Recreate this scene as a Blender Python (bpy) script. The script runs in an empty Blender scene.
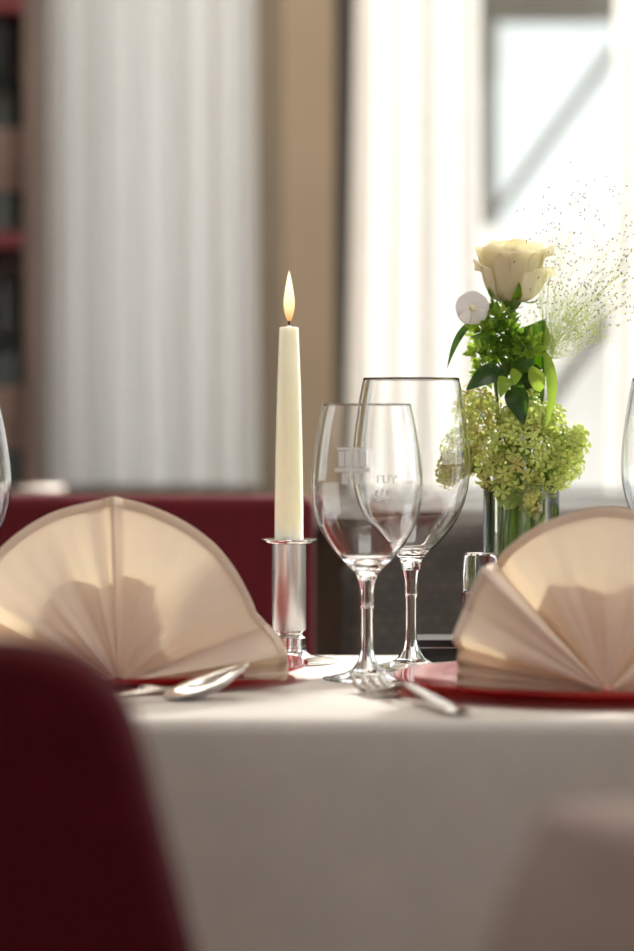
import bpy, bmesh, math, random
from mathutils import Vector, Matrix
R = math.radians
rnd = random.Random(7)
S = bpy.context.scene
COL = S.collection

# ------------------------------------------------------------------ camera
F = 2900.0
CAM_Z = 0.96
PITCH = math.atan((475.5 - 415.0) / F)
cd = bpy.data.cameras.new('camera')
cam = bpy.data.objects.new('camera', cd)
COL.objects.link(cam)
cam.location = (0, 0, CAM_Z)
cam.rotation_euler = (math.pi / 2 - PITCH, 0, 0)
cd.sensor_fit = 'HORIZONTAL'
cd.sensor_width = 24.0
cd.lens = F * 24.0 / 634.0
cd.dof.use_dof = True
cd.dof.focus_distance = 2.38
cd.dof.aperture_fstop = 109.8e-3 / 0.036
cd.clip_start = 0.02
S.camera = cam
MR = cam.rotation_euler.to_matrix()


def P(px, py, d):
    """point seen at a pixel of the photograph, d metres in front of the camera"""
    v = MR @ Vector(((px - 317.0) / F, (475.5 - py) / F, -1.0))
    v *= d / v.y
    return Vector((v.x, v.y, v.z + CAM_Z))


# ------------------------------------------------------------------ materials
def new_mat(name):
    m = bpy.data.materials.new(name)
    m.use_nodes = True
    nt = m.node_tree
    nt.nodes.clear()
    out = nt.nodes.new('ShaderNodeOutputMaterial')
    return m, nt, out


def lin(c):
    return tuple(((x / 255) / 12.92 if x / 255 <= .04045 else ((x / 255 + .055) / 1.055) ** 2.4) for x in c) + (1.0,)


def vary(nt, rgb, scale=8.0, amt=.12, coord='Object', stretch=None):
    """base colour gently broken up by noise"""
    tc = nt.nodes.new('ShaderNodeTexCoord')
    mp = nt.nodes.new('ShaderNodeMapping')
    if stretch:
        mp.inputs['Scale'].default_value = stretch
    nz = nt.nodes.new('ShaderNodeTexNoise')
    nz.inputs['Scale'].default_value = scale
    nz.inputs['Detail'].default_value = 4
    rp = nt.nodes.new('ShaderNodeValToRGB')
    c = lin(rgb)
    rp.color_ramp.elements[0].position = .3
    rp.color_ramp.elements[1].position = .7
    rp.color_ramp.elements[0].color = tuple(x * (1 - amt) for x in c[:3]) + (1,)
    rp.color_ramp.elements[1].color = tuple(min(1, x * (1 + amt)) for x in c[:3]) + (1,)
    nt.links.new(tc.outputs[coord], mp.inputs[0])
    nt.links.new(mp.outputs[0], nz.inputs[0])
    nt.links.new(nz.outputs['Fac'], rp.inputs[0])
    return rp.outputs[0], nz, mp


def pbr(name, rgb, rough=.6, metal=0., coat=0., scale=8., amt=.1, bump=0., bscale=200., spec=.5, sheen=0., stretch=None, trans=0., sss=0.):
    m, nt, out = new_mat(name)
    b = nt.nodes.new('ShaderNodeBsdfPrincipled')
    c, nz, mp = vary(nt, rgb, scale, amt, stretch=stretch)
    nt.links.new(c, b.inputs['Base Color'])
    b.inputs['Roughness'].default_value = rough
    b.inputs['Metallic'].default_value = metal
    b.inputs['Coat Weight'].default_value = coat
    b.inputs['Specular IOR Level'].default_value = spec
    b.inputs['Sheen Weight'].default_value = sheen
    b.inputs['Transmission Weight'].default_value = trans
    if sss:
        b.inputs['Subsurface Weight'].default_value = sss
        b.inputs['Subsurface Radius'].default_value = (.020, .016, .010)
        b.inputs['Subsurface Scale'].default_value = 1.0
    if bump:
        n2 = nt.nodes.new('ShaderNodeTexNoise')
        n2.inputs['Scale'].default_value = bscale
        nt.links.new(mp.outputs[0], n2.inputs[0])
        bp = nt.nodes.new('ShaderNodeBump')
        bp.inputs['Strength'].default_value = bump
        bp.inputs['Distance'].default_value = .002
        nt.links.new(n2.outputs['Fac'], bp.inputs['Height'])
        nt.links.new(bp.outputs[0], b.inputs['Normal'])
    nt.links.new(b.outputs[0], out.inputs[0])
    return m


def cloth(name, rgb, rgb_t, trans=.3, weave=900., wamt=.25, clear=0., scale=30., amt=.04):
    """thin cloth: reflects, and lets light glow through"""
    m, nt, out = new_mat(name)
    c, nz, mp = vary(nt, rgb, scale, amt)
    d = nt.nodes.new('ShaderNodeBsdfDiffuse')
    nt.links.new(c, d.inputs[0])
    t = nt.nodes.new('ShaderNodeBsdfTranslucent')
    t.inputs[0].default_value = lin(rgb_t)
    mx = nt.nodes.new('ShaderNodeMixShader')
    mx.inputs[0].default_value = trans
    nt.links.new(d.outputs[0], mx.inputs[1])
    nt.links.new(t.outputs[0], mx.inputs[2])
    if wamt:
        w1 = nt.nodes.new('ShaderNodeTexWave')
        w1.inputs['Scale'].default_value = weave
        w2 = nt.nodes.new('ShaderNodeTexWave')
        w2.bands_direction = 'Z'
        w2.inputs['Scale'].default_value = weave
        ad = nt.nodes.new('ShaderNodeMath')
        ad.operation = 'ADD'
        for w, i in ((w1, 0), (w2, 1)):
            nt.links.new(mp.outputs[0], w.inputs[0])
            nt.links.new(w.outputs['Fac'], ad.inputs[i])
        bp = nt.nodes.new('ShaderNodeBump')
        bp.inputs['Strength'].default_value = wamt
        bp.inputs['Distance'].default_value = .0005
        nt.links.new(ad.outputs[0], bp.inputs['Height'])
        nt.links.new(bp.outputs[0], d.inputs['Normal'])
    last = mx
    if clear:
        tr = nt.nodes.new('ShaderNodeBsdfTransparent')
        m2 = nt.nodes.new('ShaderNodeMixShader')
        m2.inputs[0].default_value = clear
        nt.links.new(mx.outputs[0], m2.inputs[1])
        nt.links.new(tr.outputs[0], m2.inputs[2])
        last = m2
    nt.links.new(last.outputs[0], out.inputs[0])
    return m


def glass(name, rgb=(255, 255, 255), ior=1.48, rough=0.):
    m, nt, out = new_mat(name)
    g = nt.nodes.new('ShaderNodeBsdfGlass')
    g.inputs['Color'].default_value = lin(rgb)
    g.inputs['IOR'].default_value = ior
    g.inputs['Roughness'].default_value = rough
    nt.links.new(g.outputs[0], out.inputs[0])
    return m


def thin_glass(name, tint=(250, 252, 252), gloss=.9):
    m, nt, out = new_mat(name)
    tr = nt.nodes.new('ShaderNodeBsdfTransparent')
    tr.inputs[0].default_value = lin(tint)
    gl = nt.nodes.new('ShaderNodeBsdfGlossy')
    gl.inputs['Roughness'].default_value = .0
    fr = nt.nodes.new('ShaderNodeFresnel')
    fr.inputs[0].default_value = 1.45
    mu = nt.nodes.new('ShaderNodeMath')
    mu.operation = 'MULTIPLY'
    mu.inputs[1].default_value = gloss
    nt.links.new(fr.outputs[0], mu.inputs[0])
    mx = nt.nodes.new('ShaderNodeMixShader')
    nt.links.new(mu.outputs[0], mx.inputs[0])
    nt.links.new(tr.outputs[0], mx.inputs[1])
    nt.links.new(gl.outputs[0], mx.inputs[2])
    nt.links.new(mx.outputs[0], out.inputs[0])
    return m


def leafy(name, rgb, rgb_t, trans=.35, rough=.45, scale=60., amt=.2):
    m, nt, out = new_mat(name)
    c, nz, mp = vary(nt, rgb, scale, amt)
    b = nt.nodes.new('ShaderNodeBsdfPrincipled')
    b.inputs['Roughness'].default_value = rough
    nt.links.new(c, b.inputs['Base Color'])
    t = nt.nodes.new('ShaderNodeBsdfTranslucent')
    t.inputs[0].default_value = lin(rgb_t)
    mx = nt.nodes.new('ShaderNodeMixShader')
    mx.inputs[0].default_value = trans
    nt.links.new(b.outputs[0], mx.inputs[1])
    nt.links.new(t.outputs[0], mx.inputs[2])
    nt.links.new(mx.outputs[0], out.inputs[0])
    return m


M = {}
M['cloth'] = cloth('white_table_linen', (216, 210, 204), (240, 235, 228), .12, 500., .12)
M['linen_shaded'] = cloth('shaded_white_linen', (180, 164, 158), (235, 218, 208), .08, 500., .12)  # white linen darkened to carry the shade on the near table's drape
M['napkin'] = cloth('champagne_linen', (238, 224, 212), (255, 234, 196), .27, 700., .35)
M['curtain'] = cloth('sheer_white_curtain', (244, 243, 241), (254, 254, 253), .74, 300., 0., .04)
M['curtain_thick'] = cloth('white_curtain_cotton', (236, 234, 230), (246, 245, 243), .34, 300., 0.)
M['steel'] = pbr('polished_steel', (225, 222, 220), .14, 1., scale=40, amt=.05)
M['brushed'] = pbr('brushed_steel', (205, 202, 200), .38, 1., scale=60, amt=.08, stretch=(6, 6, .2))
M['glass'] = glass('clear_crystal')
M['vase_glass'] = thin_glass('clear_vase_glass', (248, 252, 250))
M['pane'] = thin_glass('window_pane_glass', (250, 252, 252), .6)
M['etch'] = cloth('frosted_etching', (250, 250, 250), (255, 255, 255), .45, 300., 0., .18)
M['red_fabric'] = pbr('burgundy_upholstery', (80, 15, 24), .85, scale=40, amt=.12, bump=.25, bscale=600, spec=.2)
M['red_chair'] = pbr('burgundy_chair_fabric', (76, 11, 21), .85, scale=40, amt=.12, bump=.25, bscale=600, spec=.15)
m, nt, out = new_mat('red_coloured_glass')
b = nt.nodes.new('ShaderNodeBsdfPrincipled')
c_, nz_, mp_ = vary(nt, (150, 6, 16), 20., .06)
nt.links.new(c_, b.inputs['Base Color'])
b.inputs['Roughness'].default_value = .1
b.inputs['Coat Weight'].default_value = .5
tr_ = nt.nodes.new('ShaderNodeBsdfTransparent')
tr_.inputs[0].default_value = (.85, .09, .08, 1)
mx_ = nt.nodes.new('ShaderNodeMixShader')
mx_.inputs[0].default_value = .38
nt.links.new(b.outputs[0], mx_.inputs[1])
nt.links.new(tr_.outputs[0], mx_.inputs[2])
nt.links.new(mx_.outputs[0], out.inputs[0])
M['plate'] = m
M['wax'] = pbr('ivory_wax', (254, 248, 228), .42, scale=15, amt=.02, sss=.7)
M['wick'] = pbr('charred_wick', (32, 26, 22), .9, amt=.3, scale=200)
M['tan'] = pbr('tan_plaster', (158, 142, 121), .85, scale=5, amt=.05, bump=.15, bscale=120)
M['white_wall'] = pbr('off_white_plaster', (228, 220, 208), .9, scale=5, amt=.04, bump=.1, bscale=120)
M['ceil'] = pbr('white_ceiling_paint', (238, 234, 226), .9, scale=4, amt=.03)
M['floor'] = pbr('oak_floorboards', (128, 92, 62), .45, scale=3, amt=.35, stretch=(9, .7, 1))
M['panel'] = pbr('dark_brown_panelling', (92, 78, 68), .6, scale=6, amt=.25, stretch=(14, 14, .7))
M['frame'] = pbr('dark_window_frame', (62, 56, 52), .5, scale=12, amt=.15)
M['sill'] = pbr('pale_stone_sill', (150, 148, 146), .4, scale=14, amt=.12)
M['shelf_wood'] = pbr('dark_shelf_wood', (98, 82, 74), .6, scale=6, amt=.25, stretch=(12, 12, .8))
M['shelf_red'] = pbr('red_lacquer_board', (96, 30, 34), .5, scale=20, amt=.1)
M['bottle'] = pbr('dark_bottle_glass', (58, 62, 58), .2, scale=10, amt=.15)
M['label'] = pbr('buff_paper_label', (126, 104, 94), .8, scale=30, amt=.1)
M['grey_timber'] = pbr('weathered_grey_timber', (100, 97, 91), .8, scale=8, amt=.12, stretch=(8, 8, .8))
M['render'] = pbr('white_render', (246, 247, 247), .9, scale=6, amt=.02, bump=.2, bscale=80)
M['render_grey'] = pbr('pale_backdrop_render', (200, 205, 207), .9, scale=6, amt=.03, bump=.2, bscale=80)
M['terrace'] = pbr('pale_terrace_slabs', (196, 196, 196), .9, scale=3, amt=.08)
M['wood'] = pbr('brown_beech_wood', (110, 72, 48), .5, scale=5, amt=.2, stretch=(10, 10, .7))
M['black'] = pbr('black_lacquer', (22, 20, 20), .2, scale=30, amt=.1)
M['rose'] = leafy('cream_rose_petal', (254, 249, 232), (255, 251, 230), .6, .5, 25., .04)
M['rose_in'] = leafy('deep_cream_petal', (253, 247, 222), (255, 249, 218), .5, .5, 25., .05)
M['white_petal'] = leafy('white_petal', (252, 250, 250), (255, 253, 253), .62, .5, 40., .03)
M['eye'] = pbr('pale_yellow_eye', (238, 236, 190), .6)
M['green'] = leafy('mid_green_leaf', (84, 122, 42), (160, 200, 60), .45)
M['dark_green'] = leafy('dark_green_leaf', (40, 72, 30), (90, 130, 40), .3, .35)
M['fresh'] = leafy('fresh_green_leaf', (128, 160, 56), (190, 220, 80), .4)
M['stem'] = leafy('green_stem', (98, 126, 50), (150, 180, 60), .2)
M['floret'] = leafy('lime_floret', (206, 218, 128), (222, 236, 120), .4, .5, 80., .12)
M['floret_b'] = leafy('olive_cream_floret', (210, 206, 132), (220, 214, 120), .4, .5, 80., .12)
M['awn'] = leafy('pale_green_grass', (204, 214, 122), (222, 232, 120), .45)
M['seed'] = pbr('brown_grass_seed', (122, 92, 78), .8, scale=200, amt=.2)

# woven material for the wicker chair
m, nt, out = new_mat('dark_wicker_weave')
b = nt.nodes.new('ShaderNodeBsdfPrincipled')
tc = nt.nodes.new('ShaderNodeTexCoord')
br = nt.nodes.new('ShaderNodeTexBrick')
br.inputs['Scale'].default_value = 30
br.inputs['Color1'].default_value = lin((74, 66, 60))
br.inputs['Color2'].default_value = lin((56, 49, 45))
br.inputs['Mortar'].default_value = lin((30, 26, 24))
br.inputs['Mortar Size'].default_value = .04
br.inputs['Brick Width'].default_value = .5
br.inputs['Row Height'].default_value = .35
mpn = nt.nodes.new('ShaderNodeMapping')
mpn.inputs['Rotation'].default_value = (R(90), 0, 0)
nt.links.new(tc.outputs['Object'], mpn.inputs[0])
nt.links.new(mpn.outputs[0], br.inputs['Vector'])
nt.links.new(br.outputs['Color'], b.inputs['Base Color'])
bp = nt.nodes.new('ShaderNodeBump')
bp.inputs['Strength'].default_value = .6
bp.inputs['Distance'].default_value = .004
bp.invert = True
nt.links.new(br.outputs['Fac'], bp.inputs['Height'])
nt.links.new(bp.outputs[0], b.inputs['Normal'])
b.inputs['Roughness'].default_value = .55
nt.links.new(b.outputs[0], out.inputs[0])
M['wicker'] = m

# flame: gives off light
m, nt, out = new_mat('candle_flame_light')
tc = nt.nodes.new('ShaderNodeTexCoord')
sx = nt.nodes.new('ShaderNodeSeparateXYZ')
rp = nt.nodes.new('ShaderNodeValToRGB')
rp.color_ramp.elements[0].position = .0
rp.color_ramp.elements[0].color = (.55, .22, .06, 1)
rp.color_ramp.elements[1].position = .45
rp.color_ramp.elements[1].color = (1, .80, .42, 1)
e = rp.color_ramp.elements.new(.8)
e.color = (1, .86, .55, 1)
em = nt.nodes.new('ShaderNodeEmission')
em.inputs[1].default_value = .65
nt.links.new(tc.outputs['Generated'], sx.inputs[0])
nt.links.new(sx.outputs[2], rp.inputs[0])
nt.links.new(rp.outputs[0], em.inputs[0])
nt.links.new(em.outputs[0], out.inputs[0])
M['flame'] = m


# ------------------------------------------------------------------ building helpers
def link(o, parent=None):
    COL.objects.link(o)
    if parent is not None:
        o.parent = parent
    return o


def obj(name, bm, mat, parent=None, smooth=True, loc=None, bevel=0., sharp=50):
    me = bpy.data.meshes.new(name)
    bm.normal_update()
    for e_ in bm.edges:
        if len(e_.link_faces) == 2 and e_.calc_face_angle(0) > R(sharp):
            e_.smooth = False
    bm.to_mesh(me)
    bm.free()
    me.materials.append(M[mat] if isinstance(mat, str) else mat)
    if smooth:
        for p in me.polygons:
            p.use_smooth = True
    o = bpy.data.objects.new(name, me)
    link(o, parent)
    if loc is not None:
        o.location = loc
    if bevel:
        md = o.modifiers.new('edge', 'BEVEL')
        md.width = bevel
        md.segments = 3
        md.limit_method = 'ANGLE'
    return o


def tag(o, label=None, cat=None, group=None, kind=None):
    if label:
        o['label'] = label
    if cat:
        o['category'] = cat
    if group:
        o['group'] = group
    if kind:
        o['kind'] = kind
    return o


def thing(name, label, cat, loc=(0, 0, 0), rz=0., group=None):
    o = bpy.data.objects.new(name, None)
    o.empty_display_size = .05
    link(o)
    o.location = loc
    o.rotation_euler = (0, 0, rz)
    return tag(o, label, cat, group)


def box(bm, x0, x1, y0, y1, z0, z1):
    v = [bm.verts.new((x, y, z)) for x in (x0, x1) for y in (y0, y1) for z in (z0, z1)]
    for f in ((0, 1, 3, 2), (4, 6, 7, 5), (0, 4, 5, 1), (2, 3, 7, 6), (0, 2, 6, 4), (1, 5, 7, 3)):
        bm.faces.new([v[i] for i in f])
    return bm


def boxes(*bs):
    bm = bmesh.new()
    for q in bs:
        box(bm, *q)
    bmesh.ops.recalc_face_normals(bm, faces=bm.faces)
    return bm


def lathe(prof, n=64, closed=False):
    """prof: (r, z) from the bottom up the outside; revolved about z"""
    bm = bmesh.new()
    rings = []
    for r, z in prof:
        if r < 1e-6:
            rings.append([bm.verts.new((0, 0, z))])
        else:
            rings.append([bm.verts.new((r * math.cos(2 * math.pi * k / n), r * math.sin(2 * math.pi * k / n), z)) for k in range(n)])
    pairs = list(zip(rings[:-1], rings[1:]))
    if closed:
        pairs.append((rings[-1], rings[0]))
    for a, b_ in pairs:
        for k in range(n):
            k2 = (k + 1) % n
            if len(a) == 1 and len(b_) == 1:
                continue
            if len(a) == 1:
                bm.faces.new((a[0], b_[k2], b_[k]))
            elif len(b_) == 1:
                bm.faces.new((a[k], a[k2], b_[0]))
            else:
                bm.faces.new((a[k], a[k2], b_[k2], b_[k]))
    bmesh.ops.recalc_face_normals(bm, faces=bm.faces)
    return bm


def spline(pts, per=8):
    """Catmull-Rom through tuples"""
    out_ = []
    n = len(pts)
    for i in range(n - 1):
        p0 = pts[max(i - 1, 0)]
        p1, p2 = pts[i], pts[i + 1]
        p3 = pts[min(i + 2, n - 1)]
        for k in range(per):
            t = k / per
            out_.append(tuple(.5 * ((2 * b_) + (c - a) * t + (2 * a - 5 * b_ + 4 * c - d) * t * t + (3 * b_ - a - 3 * c + d) * t ** 3)
                              for a, b_, c, d in zip(p0, p1, p2, p3)))
    out_.append(tuple(pts[-1]))
    return out_


def tube(bm, pts, rad, n=8, flat=1.0, up=None):
    """sweep an ellipse along points; rad is a number or a list; flat squashes it along the second axis"""
    pts = [Vector(p) for p in pts]
    rads = rad if isinstance(rad, (list, tuple)) else [rad] * len(pts)
    rings = []
    ref = Vector(up) if up else None
    side = None
    for i, p in enumerate(pts):
        t = (pts[min(i + 1, len(pts) - 1)] - pts[max(i - 1, 0)]).normalized()
        if ref is not None:
            a = t.cross(ref).normalized()
        elif side is None:
            a = t.orthogonal().normalized()
        else:
            a = (side - t * side.dot(t)).normalized()
        side = a
        c = a.cross(t).normalized()
        rr = rads[i]
        ra, rc = (rr if isinstance(rr, tuple) else (rr, rr * flat))
        rings.append([bm.verts.new(p + a * ra * math.cos(2 * math.pi * k / n) + c * rc * math.sin(2 * math.pi * k / n)) for k in range(n)])
    for r0, r1 in zip(rings[:-1], rings[1:]):
        for k in range(n):
            bm.faces.new((r0[k], r0[(k + 1) % n], r1[(k + 1) % n], r1[k]))
    bm.faces.new(list(reversed(rings[0])))
    bm.faces.new(rings[-1])
    return bm


def grid(nu, nv, fn, bm=None):
    bm = bm or bmesh.new()
    g = [[bm.verts.new(fn(i / nu, j / nv)) for j in range(nv + 1)] for i in range(nu + 1)]
    for i in range(nu):
        for j in range(nv):
            bm.faces.new((g[i][j], g[i + 1][j], g[i + 1][j + 1], g[i][j + 1]))
    return bm


def solid(o, th, off=0.):
    md = o.modifiers.new('thickness', 'SOLIDIFY')
    md.thickness = th
    md.offset = off
    return o


def lerp_tab(tab, x):
    """tab: rows (x, a, b, ...) sorted by x"""
    if x <= tab[0][0]:
        return tab[0][1:]
    for a, b_ in zip(tab[:-1], tab[1:]):
        if x <= b_[0]:
            t = (x - a[0]) / (b_[0] - a[0])
            return tuple(p + (q - p) * t for p, q in zip(a[1:], b_[1:]))
    return tab[-1][1:]


def leaf_bm(base, tip, width, bend=(0, 0, 0), facing=(0, -1, 0), n=10, cup=.15, bm=None, peak=.4):
    base, tip, bend, facing = Vector(base), Vector(tip), Vector(bend), Vector(facing)
    ax = (tip - base)
    side = ax.cross(facing).normalized()
    nrm = side.cross(ax).normalized()

    def fn(u, v):
        w = width * (math.sin(math.pi * min(1, (u ** (math.log(.5) / math.log(peak))))) ** .8 if 0 < u < 1 else 0.02)
        s = (v - .5) * 2
        c = base + ax * u + bend * math.sin(math.pi * u)
        return c + side * s * w * .5 + nrm * (abs(s) ** 1.5 * cup * w)
    return grid(n, 4, fn, bm)


# ------------------------------------------------------------------ the room
YW = 4.40
flr = tag(obj('floor', boxes((-3, 3, -2.6, 4.6, -.05, 0)), 'floor', smooth=False), kind='structure')
tag(obj('ceiling', boxes((-3, 3, -2.6, 4.6, 3.2, 3.3)), 'ceil', smooth=False), kind='structure')
for nm, xa_, xb_, SW0, SW1 in (('wall_left', -3.1, -3, 2.5, 4.2), ('wall_right', 3, 3.1, .6, 4.0)):
    tag(obj(nm, boxes((xa_, xb_, -2.6, SW0, 0, 3.2), (xa_, xb_, SW1, 4.6, 0, 3.2), (xa_, xb_, SW0, SW1, 0, .85), (xa_, xb_, SW0, SW1, 2.5, 3.2)), 'white_wall', smooth=False), kind='structure')
tag(obj('wall_near', boxes((-3, -1.1, -2.7, -2.6, 0, 3.2), (1.1, 3, -2.7, -2.6, 0, 3.2), (-1.1, 1.1, -2.7, -2.6, 0, .8), (-1.1, 1.1, -2.7, -2.6, 2.3, 3.2)), 'white_wall', smooth=False), kind='structure')
WL0, WL1 = -.402, -.10         # left window opening
WR0, WR1 = .026, 2.9           # right window opening
SILL = .832
tag(obj('wall_far', boxes((-3, WL0, YW, YW + .11, SILL, 3.2), (WL0, WL1, YW, YW + .11, SILL, .846), (WL0, 3, YW, YW + .11, 3.05, 3.2),
                          (WR1, 3, YW, YW + .11, SILL, 3.05)), 'tan', smooth=False), kind='structure')
tag(obj('trim_1', boxes((-3, 3, YW - .02, YW + .2, 0, SILL - .03)), 'panel', smooth=False), kind='structure')
# tan pier between the windows, chamfered on its left; deepened outside to shade the left window
bm = bmesh.new()
plan = [(P(252, 0, 4.36).x, 4.38), (P(284, 0, 4.26).x, 4.26), (P(334, 0, 4.26).x, 4.26), (P(334, 0, 4.26).x, 4.75), (P(252, 0, 4.36).x, 4.75)]
lo = [bm.verts.new((x, y, SILL - .03)) for x, y in plan]
hi = [bm.verts.new((x, y, 3.2)) for x, y in plan]
for k in range(5):
    bm.faces.new((lo[k], lo[(k + 1) % 5], hi[(k + 1) % 5], hi[k]))
bm.faces.new(lo)
bm.faces.new(hi)
bmesh.ops.recalc_face_normals(bm, faces=bm.faces)
tag(obj('wall_pier', bm, 'tan', smooth=False), kind='structure')


def window(name, x0, x1, z0, z1, posts, dark=True):
    w = bpy.data.objects.new(name, None)
    link(w)
    tag(w, kind='structure')
    t = .045
    y0, y1 = YW + .04, YW + .10
    bl = [(x0, x0 + t, y0, y1, z0, z1), (x1 - t, x1, y0, y1, z0, z1), (x0 + t, x1 - t, y0, y1, z1 - t, z1), (x0 + t, x1 - t, y0, y1, z0, z0 + .012)]
    for p in posts:
        bl.append((p - t / 2, p + t / 2, y0, y1, z0 + .012, z1 - t))
    obj('window_frame', boxes(*bl), 'frame', w, smooth=False)
    xs = [x0 + t] + [q for p in posts for q in (p - t / 2, p + t / 2)] + [x1 - t]
    for a, b_ in zip(xs[::2], xs[1::2]):
        obj('window_pane', boxes((a, b_, YW + .068, YW + .070, z0 + .012, z1 - t)), 'pane', w, smooth=False)
    return w


window('window_1', WL0, WL1, .846, 3.05, [])
def side_window(name, x, SW0, SW1):
    w = bpy.data.objects.new(name, None)
    link(w)
    tag(w, kind='structure')
    t = .05
    ym = (SW0 + SW1) / 2
    obj('window_frame', boxes((x - .03, x + .03, SW0, SW0 + t, .85, 2.5), (x - .03, x + .03, SW1 - t, SW1, .85, 2.5), (x - .03, x + .03, ym - t / 2, ym + t / 2, .85 + t, 2.5 - t),
                              (x - .03, x + .03, SW0 + t, SW1 - t, .85, .85 + t), (x - .03, x + .03, SW0 + t, SW1 - t, 2.5 - t, 2.5)), 'frame', w, smooth=False)
    for a, b_ in ((SW0 + t, ym - t / 2), (ym + t / 2, SW1 - t)):
        obj('window_pane', boxes((x - .001, x + .001, a, b_, .85 + t, 2.5 - t)), 'pane', w, smooth=False)


side_window('window_3', -3.05, 2.5, 4.2)  # unseen window added to brighten the left edges of the glasses
side_window('window_4', 3.05, .6, 4.0)
window('window_2', WR0, WR1, SILL, 3.05, [.95, 2.42])
tag(obj('trim_2', boxes((-3, 3, YW - .26, YW + .04, SILL - .03, SILL)), 'sill', smooth=False, bevel=.004), kind='structure')

# outside: terrace, low white wall, grey timber frame with a slanted brace
tag(obj('terrace', boxes((-4, 5, 4.6, 9, -.1, -.02)), 'terrace', smooth=False), kind='structure')
YO = 5.45
zt = P(0, 229, YO).z
tag(obj('wall_outside', boxes((P(440, 0, YO).x, 1.6, YO - .05, YO + .12, -.02, zt)), 'render', smooth=False), kind='structure')
tag(obj('wall_backdrop', boxes((-3, 5, 7.0, 7.2, -.1, 2.25)), 'render_grey', smooth=False), kind='structure')  # added wall that tones down the brightness behind the window
tf = thing('timber_frame', 'grey timber post, beam and slanted brace standing on the white wall outside the window', 'timber frame',
           (P(488, 0, YO).x, YO, zt))


def rel(v, o):
    return Vector(v) - Vector(o.location)


pa, pb = P(479, 0, YO), P(496, 0, YO)
zb = P(0, 21, YO).z
obj('post', boxes((pa.x - tf.location.x, pb.x - tf.location.x, -.03, .03, 0, zb - zt)), 'grey_timber', tf, smooth=False)
obj('beam', boxes((pa.x - tf.location.x, .36, -.03, .03, zb - zt, zb - zt + .16)), 'grey_timber', tf, smooth=False)


def bar(a, b_, w, d, parent, name, mat):
    """rectangular bar between two points that share one y"""
    a, b_ = rel(a, parent), rel(b_, parent)
    t = (b_ - a).normalized()
    s = Vector((t.z, 0, -t.x)) * w / 2
    e = Vector((0, d / 2, 0))
    bm_ = bmesh.new()
    q = [[bm_.verts.new(c + s * i + e * j) for i, j in ((-1, -1), (1, -1), (1, 1), (-1, 1))] for c in (a, b_)]
    for k in range(4):
        bm_.faces.new((q[0][k], q[0][(k + 1) % 4], q[1][(k + 1) % 4], q[1][k]))
    bm_.faces.new(q[0])
    bm_.faces.new(q[1])
    bmesh.ops.recalc_face_normals(bm_, faces=bm_.faces)
    return obj(name, bm_, mat, parent, smooth=False)


bar(P(486, 226, YO), P(640, 14, YO), .019, .04, tf, 'brace', 'grey_timber')
YR = 5.33
hr = thing('handrail', 'slanted grey timber handrail in front of the white outside wall, behind the grass plume', 'handrail', P(590, 350, YR))
bar(P(500, 468, YR), P(690, 208, YR), .026, .03, hr, 'rail', 'grey_timber')
for t in (.12, .93):
    q = P(500, 468, YR).lerp(P(690, 208, YR), t)
    bar(q, Vector((q.x, q.y, -.02)), .02, .02, hr, 'rail_post', 'grey_timber')


# ------------------------------------------------------------------ curtains
def curtain(name, label, xl, xr, y, z0, z1, folds, amp, mat, seed):
    """xl, xr: functions of z giving the left and right edge"""
    rr = random.Random(seed)
    ph = [rr.uniform(0, 6.28) for _ in range(4)]

    def fn(u, v):
        z = z0 + (z1 - z0) * v
        uu = u + .012 * math.sin(6 * u + ph[0])
        w = math.sin(2 * math.pi * folds * uu + ph[1] + .25 * math.sin(3 * v + ph[2])) + .45 * math.sin(2 * math.pi * folds * .43 * uu + ph[3])
        return Vector((xl(z) + (xr(z) - xl(z)) * u, y + amp * w * (1.0 - .25 * v), z))
    o = obj(name, grid(int(folds * 16), 24, fn), mat, loc=(0, 0, 0))
    return tag(o, label, 'curtain')


xa, xb = P(37, 0, 4.22).x, P(256, 0, 4.22).x
curtain('curtain', 'white gathered curtain hanging left of the tan wall pier', lambda z: xa + .004 * (1.6 - z), lambda z: xb + .006 * (1.6 - z), 4.23,
        P(0, 486, 4.22).z, 3.1, 6.0, .015, 'curtain', 3)
xc, xd = P(355, 0, 4.27).x, P(481, 0, 4.27).x
curtain('curtain', 'brightly sunlit white curtain between the dark window post and the grey timber frame',
        lambda z: xc - .020 * max(0, 1.55 - z), lambda z: xd + .01 * (1.55 - z), 4.30, P(0, 492, 4.27).z, 3.1, 3.6, .022, 'curtain_thick', 5)
xe = P(614, 0, 4.3).x
curtain('curtain', 'white curtain at the right edge, behind the stemmed glass cut off by the photo edge', lambda z: xe - .012 * max(0, 1.6 - z), lambda z: xe + .17, 4.29,
        P(0, 492, 4.27).z, 3.1, 4.4, .013, 'curtain_thick', 9)

# ------------------------------------------------------------------ shelf unit at far left, with bottles
YS = 3.98
sh = thing('shelf_unit', 'dark wooden shelf unit with red boards left of the white curtain', 'shelf', (-.80, YS + .1, 0))
xs_r = P(36, 0, YS).x - sh.location.x
zA, zB = P(0, 239, YS).z, P(0, 4, YS).z
obj('side_panel', boxes((xs_r - .018, xs_r, -.10, .08, .852, 2.2)), 'shelf_wood', sh, smooth=False)
obj('side_panel', boxes((-xs_r - .02, -xs_r, -.10, .08, .852, 2.2)), 'shelf_wood', sh, smooth=False)
obj('back_panel', boxes((-xs_r, xs_r - .018, .07, .08, .852, 2.2)), 'shelf_wood', sh, smooth=False)
for z in (zA, zB, zB + .37):
    obj('shelf_board', boxes((-xs_r, xs_r - .018, -.10, .07, z - .011, z + .011)), 'shelf_red', sh, smooth=False)
obj('base_cabinet', boxes((-xs_r, xs_r, -.34, .08, .0, .832)), 'shelf_wood', sh, smooth=False)
obj('counter', boxes((-xs_r - .01, xs_r + .01, -.36, .08, .832, .852)), 'shelf_wood', sh, smooth=False)


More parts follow.
